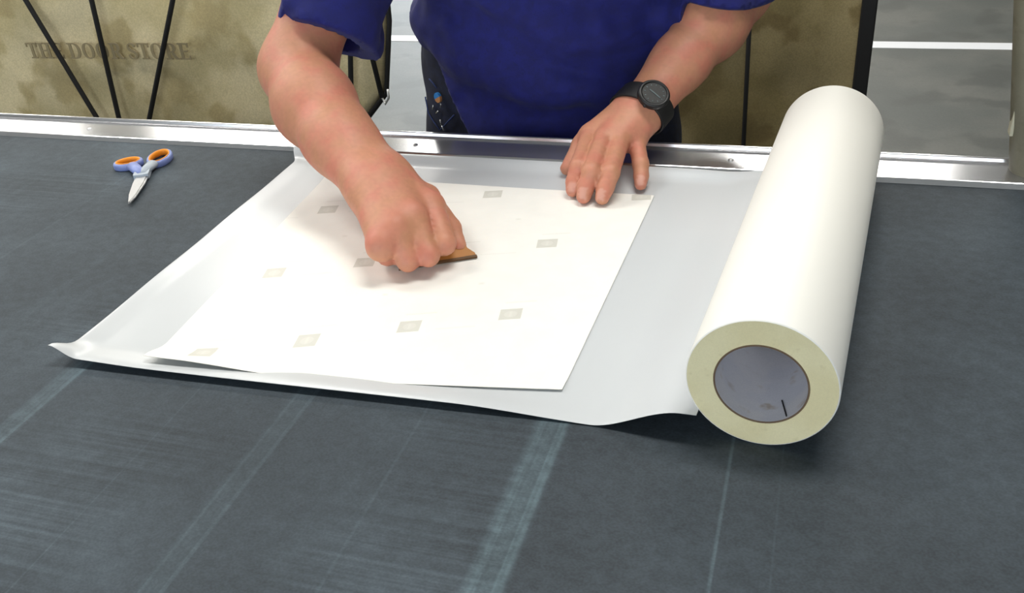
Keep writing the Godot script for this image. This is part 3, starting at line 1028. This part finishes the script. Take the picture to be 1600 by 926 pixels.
func build_squeegee() -> void:
	# a stiff tan card under the fist, one long edge on the sheet
	var a := at_y(744, 401, 0.0035)
	var b := at_y(640, 418, 0.0035)
	var e := (b - a).normalized()
	var up := Vector3(e.z, 0, -e.x)
	if up.z > 0.0: up = -up
	var tilt := (up * 0.80 + Vector3.UP * 0.60).normalized()
	var n := e.cross(tilt).normalized()
	if n.y < 0.0: n = -n
	var poly := PackedVector2Array([Vector2(0, 0), Vector2(0.085, 0.0), Vector2(0.085, 0.035), Vector2(0.080, 0.040), Vector2(0.030, 0.040), Vector2(0.022, 0.036), Vector2(0.020, 0.026), Vector2(0.010, 0.019), Vector2(0.008, 0.011), Vector2(0.001, 0.004)])
	var t := thing("squeegee", a)
	tag(t, "small tan plastic squeegee pressed on the sheet by the fist", "squeegee")
	put("blade", prism_mesh(poly, a, e, tilt, n * 0.0035), mat(Color(0.66, 0.44, 0.20), 0.5), t)
	put("edge_strip", prism_mesh(PackedVector2Array([Vector2(-0.001, -0.0015), Vector2(0.086, -0.0015), Vector2(0.086, 0.001), Vector2(-0.0005, 0.001)]), a - n * 0.0004, e, tilt, n * 0.0043), mat(Color(0.36, 0.25, 0.13), 0.6), t)

# ------------------------------------------------------------------ canvas bins behind
func canvas_bin(t: Node3D, left: Callable, right: Callable, y0: float, y1: float, z0: float, depth: float, inset: float, m: Material, seed_: int) -> void:
	# a ring of canvas at each height: front, side, back, side, with slack
	var nn := noise(seed_, 2.2, 3)
	var v := PackedVector3Array()
	var ix := PackedInt32Array()
	var nu := 56
	var nd := 10
	var nv := 40
	var total := 2 * (nu + nd)
	for j in nv + 1:
		var y := lerpf(y0, y1, float(j) / nv)
		var xl: float = left.call(y)
		var xr: float = right.call(y)
		for k in total:
			var p: Vector3
			if k < nu: p = Vector3(lerpf(xl, xr, float(k) / nu), y, z0)
			elif k < nu + nd: p = Vector3(xr - inset * (k - nu) / nd, y, z0 - depth * (k - nu) / nd)
			elif k < 2 * nu + nd: p = Vector3(lerpf(xr - inset, xl, float(k - nu - nd) / nu), y, z0 - depth)
			else: p = Vector3(xl, y, z0 - depth + depth * (k - 2 * nu - nd) / nd)
			if k < nu:
				var e := smoothstep(0.0, 0.12, float(k) / nu) * (1.0 - smoothstep(0.88, 1.0, float(k) / nu))
				p.z += (nn.get_noise_2d(p.x, p.y) * 0.014 - 0.006) * e
			v.append(p)
	for j in nv:
		for k in total:
			var a := j * total + k
			var b := j * total + (k + 1) % total
			ix.append_array([a, a + total, b + total, a, b + total, b])
	var top := v.size()
	for jj in [0, nv]:
		var c := Vector3.ZERO
		for k in total: c += v[jj * total + k] / total
		v.append(c)
		var ci := v.size() - 1
		for k in total:
			var a: int = jj * total + k
			var b: int = jj * total + (k + 1) % total
			ix.append_array([ci, a, b] if jj == 0 else [ci, b, a])
	put("canvas", indexed(v, ix), m, t)

func chassis(t: Node3D, x0: float, x1: float, y1: float, z0: float, z1: float) -> void:
	put("base_frame", box_mesh(Vector3(x0, 0.12, z0), Vector3(x1, y1, z1), 0.01), M.dark_steel, t)
	for x in [x0 + 0.08, x1 - 0.08]:
		for z in [z0 + 0.08, z1 - 0.08]:
			put("caster", lathe_mesh(Vector3(x - 0.015, 0.06, z), Vector3.RIGHT, [Vector2(0.012, 0.0), Vector2(0.055, 0.0), Vector2(0.06, 0.006), Vector2(0.06, 0.024), Vector2(0.055, 0.03), Vector2(0.012, 0.03)], 20), M.black, t)

func build_bins() -> void:
	var z0 := -1.9
	var t := thing("canvas_bin", Vector3(-1.75, 0, z0))
	tag(t, "tan canvas bin with stencilled lettering and black cords fanned across it", "canvas bin")
	var right := func(y: float) -> float:
		if y > 0.87: return lerpf(-0.912, -0.895, clampf((y - 0.87) / 0.35, 0, 1))
		if y > 0.705: return lerpf(-0.945, -0.912, (y - 0.705) / 0.165)
		if y > 0.63: return lerpf(-1.015, -0.945, (y - 0.63) / 0.075)
		return lerpf(-1.20, -1.015, clampf((y - 0.45) / 0.18, 0, 1))
	canvas_bin(t, func(_y: float) -> float: return -2.7, right, 0.45, 1.2, z0, 0.6, 0.36, M.canvas, 5)
	chassis(t, -2.6, -1.62, 0.452, z0 - 0.55, z0 - 0.05)
	var zc := z0 + 0.016
	for q in [[40, 0, 155, 190], [143, 0, 187, 190], [270, 0, 232, 192], [547, 60, 549, 165]]:
		var a := at_z(q[0], q[1], zc)
		var b := at_z(q[2], q[3], zc)
		var d := b - a
		put("cord", tube_mesh([a - d * 0.85, a - d * 0.4, a, b, b + d * 0.45], 0.0062, 8), M.black_cord, t)
	var edge := []
	for y in [1.2, 1.0, 0.87, 0.78, 0.705, 0.67, 0.63, 0.55, 0.45]: edge.append(Vector3(right.call(y) + 0.002, y, z0 + 0.002))
	put("edge_cord", tube_mesh(edge, 0.006, 8), M.black_cord, t)
	var d0 := at_z(573, 55, zc)
	var d1 := at_z(597, 152, zc)
	put("cord", tube_mesh([d0 + (d0 - d1) * 2.0, d0, d1], 0.006, 8), M.black_cord, t)
	put("hook", tube_mesh([d1 + Vector3(0, 0.02, 0.002), d1, d1 + Vector3(0.008, -0.014, 0.004), d1 + Vector3(0.018, 0.0, 0.004), d1 + Vector3(0.018, 0.02, 0.002)], 0.0028, 8), M.steel, t)
	# the lettering, printed on the canvas
	var font := SystemFont.new()
	font.font_names = PackedStringArray(["Droid Serif"])
	font.font_weight = 700
	var tm := TextMesh.new()
	tm.text = "THE DOOR STORE"
	tm.font = font
	tm.font_size = 32
	tm.pixel_size = 0.001
	tm.depth = 0.002
	var box := tm.get_aabb()
	var o := MeshInstance3D.new()
	o.name = "lettering"
	o.mesh = tm
	o.material_override = mat(Color(0.57, 0.52, 0.40), 0.95)
	t.add_child(o)
	var wide := at_z(293, 82, zc).x - at_z(39, 82, zc).x
	o.scale = Vector3(wide / box.size.x, 0.040 / box.size.y, 1.0)
	o.position = (at_z(39, 82, zc) + at_z(293, 81, zc)) * 0.5 - t.position - Vector3(0, (box.position.y + box.size.y * 0.5) * o.scale.y, 0.010)
	o.rotation.z = 0.012
	# the other bin
	var s := thing("canvas_bin", Vector3(-0.27, 0, z0))
	tag(s, "olive stained canvas bin with black edge strap beside the concrete aisle", "canvas bin")
	canvas_bin(s, func(_y: float) -> float: return -0.66, func(_y: float) -> float: return 0.084, 0.16, 1.2, z0, 0.6, 0.0, M.canvas_old, 9)
	chassis(s, -0.6, 0.03, 0.17, z0 - 0.55, z0 - 0.05)
	put("edge_strap", box_mesh(Vector3(0.060, 0.16, z0 - 0.02), Vector3(0.088, 1.2, z0 + 0.006), 0.003), M.black_cord, s)
	var c0 := at_z(1172, 0, z0 + 0.014)
	put("cord", tube_mesh([Vector3(c0.x, 1.2, c0.z), Vector3(c0.x + 0.002, 0.7, c0.z), Vector3(c0.x + 0.004, 0.16, c0.z)], 0.0045, 8), M.black_cord, s)

# ------------------------------------------------------------------ scissors
func loop_mesh(c: Vector3, ex: Vector3, ey: Vector3, rx: float, ry: float, w: float, h: float, inner: bool) -> ArrayMesh:
	# a ring with an oval hole; inner gives its soft lining alone
	var st := new_st()
	var n := 36
	var prof := []
	if inner: prof = [[0.0, 0.15], [-0.14, 0.4], [-0.14, 0.75], [0.08, 1.06], [0.22, 1.06], [0.26, 0.9], [0.1, 0.1]]
	else: prof = [[0.12, 0.0], [0.1, 0.9], [0.3, 1.0], [0.8, 0.95], [1.0, 0.7], [1.0, 0.2], [0.85, 0.0]]
	for k in n:
		for j in prof.size():
			var q: Array = prof[j]
			var s: Array = prof[(j + 1) % prof.size()]
			var pts := []
			for e in [[k, q], [k + 1, q], [k + 1, s], [k, s]]:
				var a: float = TAU * e[0] / n
				pts.append(c + ex * cos(a) * (rx + w * e[1][0]) + ey * sin(a) * (ry + w * e[1][0]) + Vector3(0, h * e[1][1], 0))
			quad(st, pts[0], pts[1], pts[2], pts[3])
	return done(st)

func build_scissors() -> void:
	var piv := at_y(222, 271, 0.007)
	piv.y = TH
	var t := thing("scissors", piv)
	tag(t, "scissors with blue handles lined in orange lying on the dark mat", "scissors")
	var blue := mat(Color(0.50, 0.56, 0.78), 0.4)
	var orange := mat(Color(0.95, 0.60, 0.14), 0.5)
	var grey := mat(Color(0.66, 0.70, 0.74), 0.4)
	var tip := at_y(202, 320, 0.003)
	tip.y = TH
	var ax := (tip - piv).normalized()
	var sd := Vector3(ax.z, 0, -ax.x)
	if sd.x > 0: sd = -sd                     # towards the finger loop on the left
	var len := (tip - piv).length()
	# blades, nearly closed
	for k in 2:
		var o: float = 0.0015 * k
		var wl: float = 0.0095 if k == 0 else 0.0070
		var poly := PackedVector2Array([Vector2(-0.006, -wl), Vector2(len * 0.35, -wl), Vector2(len * 0.8, -wl * 0.55), Vector2(len, -0.0008), Vector2(len * 0.99, 0.001), Vector2(len * 0.7, 0.0055), Vector2(len * 0.3, 0.0078), Vector2(-0.006, 0.0078)])
		put("blade", prism_mesh(poly, piv + Vector3(0, 0.004 + o, 0) + ax * (-0.002 * k), ax, sd * (1.0 if k == 0 else -0.9), Vector3(0, 0.0015, 0)), M.steel, t)
	# loops
	var la := at_y(200, 253, 0.008)
	var lb := at_y(249, 244.5, 0.008)
	for k in 2:
		var c: Vector3 = la if k == 0 else lb
		c.y = TH + 0.0005
		var dir := (c - piv).normalized()
		var ex := (dir + Vector3(0.15 if k == 0 else -0.1, 0, 0)).normalized()
		if k == 0: ex = (at_y(219, 249, 0.008) - at_y(182, 256, 0.008)).normalized()
		var ey := Vector3(-ex.z, 0, ex.x)
		var rx := 0.0155 if k == 0 else 0.0205
		var ry := 0.0105 if k == 0 else 0.0120
		var h := put("handle", loop_mesh(c, ex, ey, rx, ry, 0.0052, 0.0095, false), blue, t)
		put("lining", loop_mesh(c, ex, ey, rx, ry, 0.0060, 0.0098, true), orange, h).set_meta("label", "orange soft lining of the finger loop")
		# shank from the loop to the pivot
		var from := c + (piv - c).normalized() * (0.017 if k == 0 else 0.023)
		put("shank", tube_mesh([from + Vector3(0, 0.0064, 0), from.lerp(piv, 0.45) + Vector3(0, 0.0068, 0), piv + ax * 0.002 + Vector3(0, 0.007, 0)], [0.0085, 0.0082, 0.0068], 12, Vector3.UP, 1.45), blue if k == 0 else grey, h)
	put("hub", prism_mesh(PackedVector2Array([Vector2(-0.016, -0.0095), Vector2(0.006, -0.0105), Vector2(0.010, -0.010), Vector2(0.011, 0.0), Vector2(0.010, 0.010), Vector2(0.006, 0.0105), Vector2(-0.016, 0.0095)]), piv + Vector3(0, 0.0025, 0), ax, sd, Vector3(0, 0.0072, 0)), grey, t)
	put("pivot_screw", lathe_mesh(piv + Vector3(0, 0.0097, 0), Vector3.UP, [Vector2(0.0035, 0.0), Vector2(0.0032, 0.0008), Vector2(0.0001, 0.001)], 16), grey, t)

# ------------------------------------------------------------------ leaning post at the rail
func build_post() -> void:
	var foot := Vector3(0.2520, 0.9064, -1.1600)
	var dir := Vector3(-0.15, 1.0, -0.01).normalized()
	var t := thing("post", foot)
	tag(t, "round olive grey post standing on the aluminium rail", "post")
	put("pipe", lathe_mesh(foot, dir, [Vector2(0.0001, 0.0), Vector2(0.0275, 0.001), Vector2(0.029, 0.003), Vector2(0.029, 1.2), Vector2(0.0001, 1.2)], 40), triplanar(mat(Color.WHITE, 0.5), patchy(101, Color(0.50, 0.48, 0.40), Color(0.56, 0.54, 0.46), Color(0.42, 0.40, 0.32), 0.62, 0.08), 3.0), t)
	put("tape_strip", box_mesh(Vector3(-0.004, 0.0, -0.012), Vector3(0.0, 0.035, 0.004), 0.0008), mat(Color(0.80, 0.78, 0.68), 0.6), t).position = dir * 0.045 + Vector3(-0.0275, 0, 0.008)
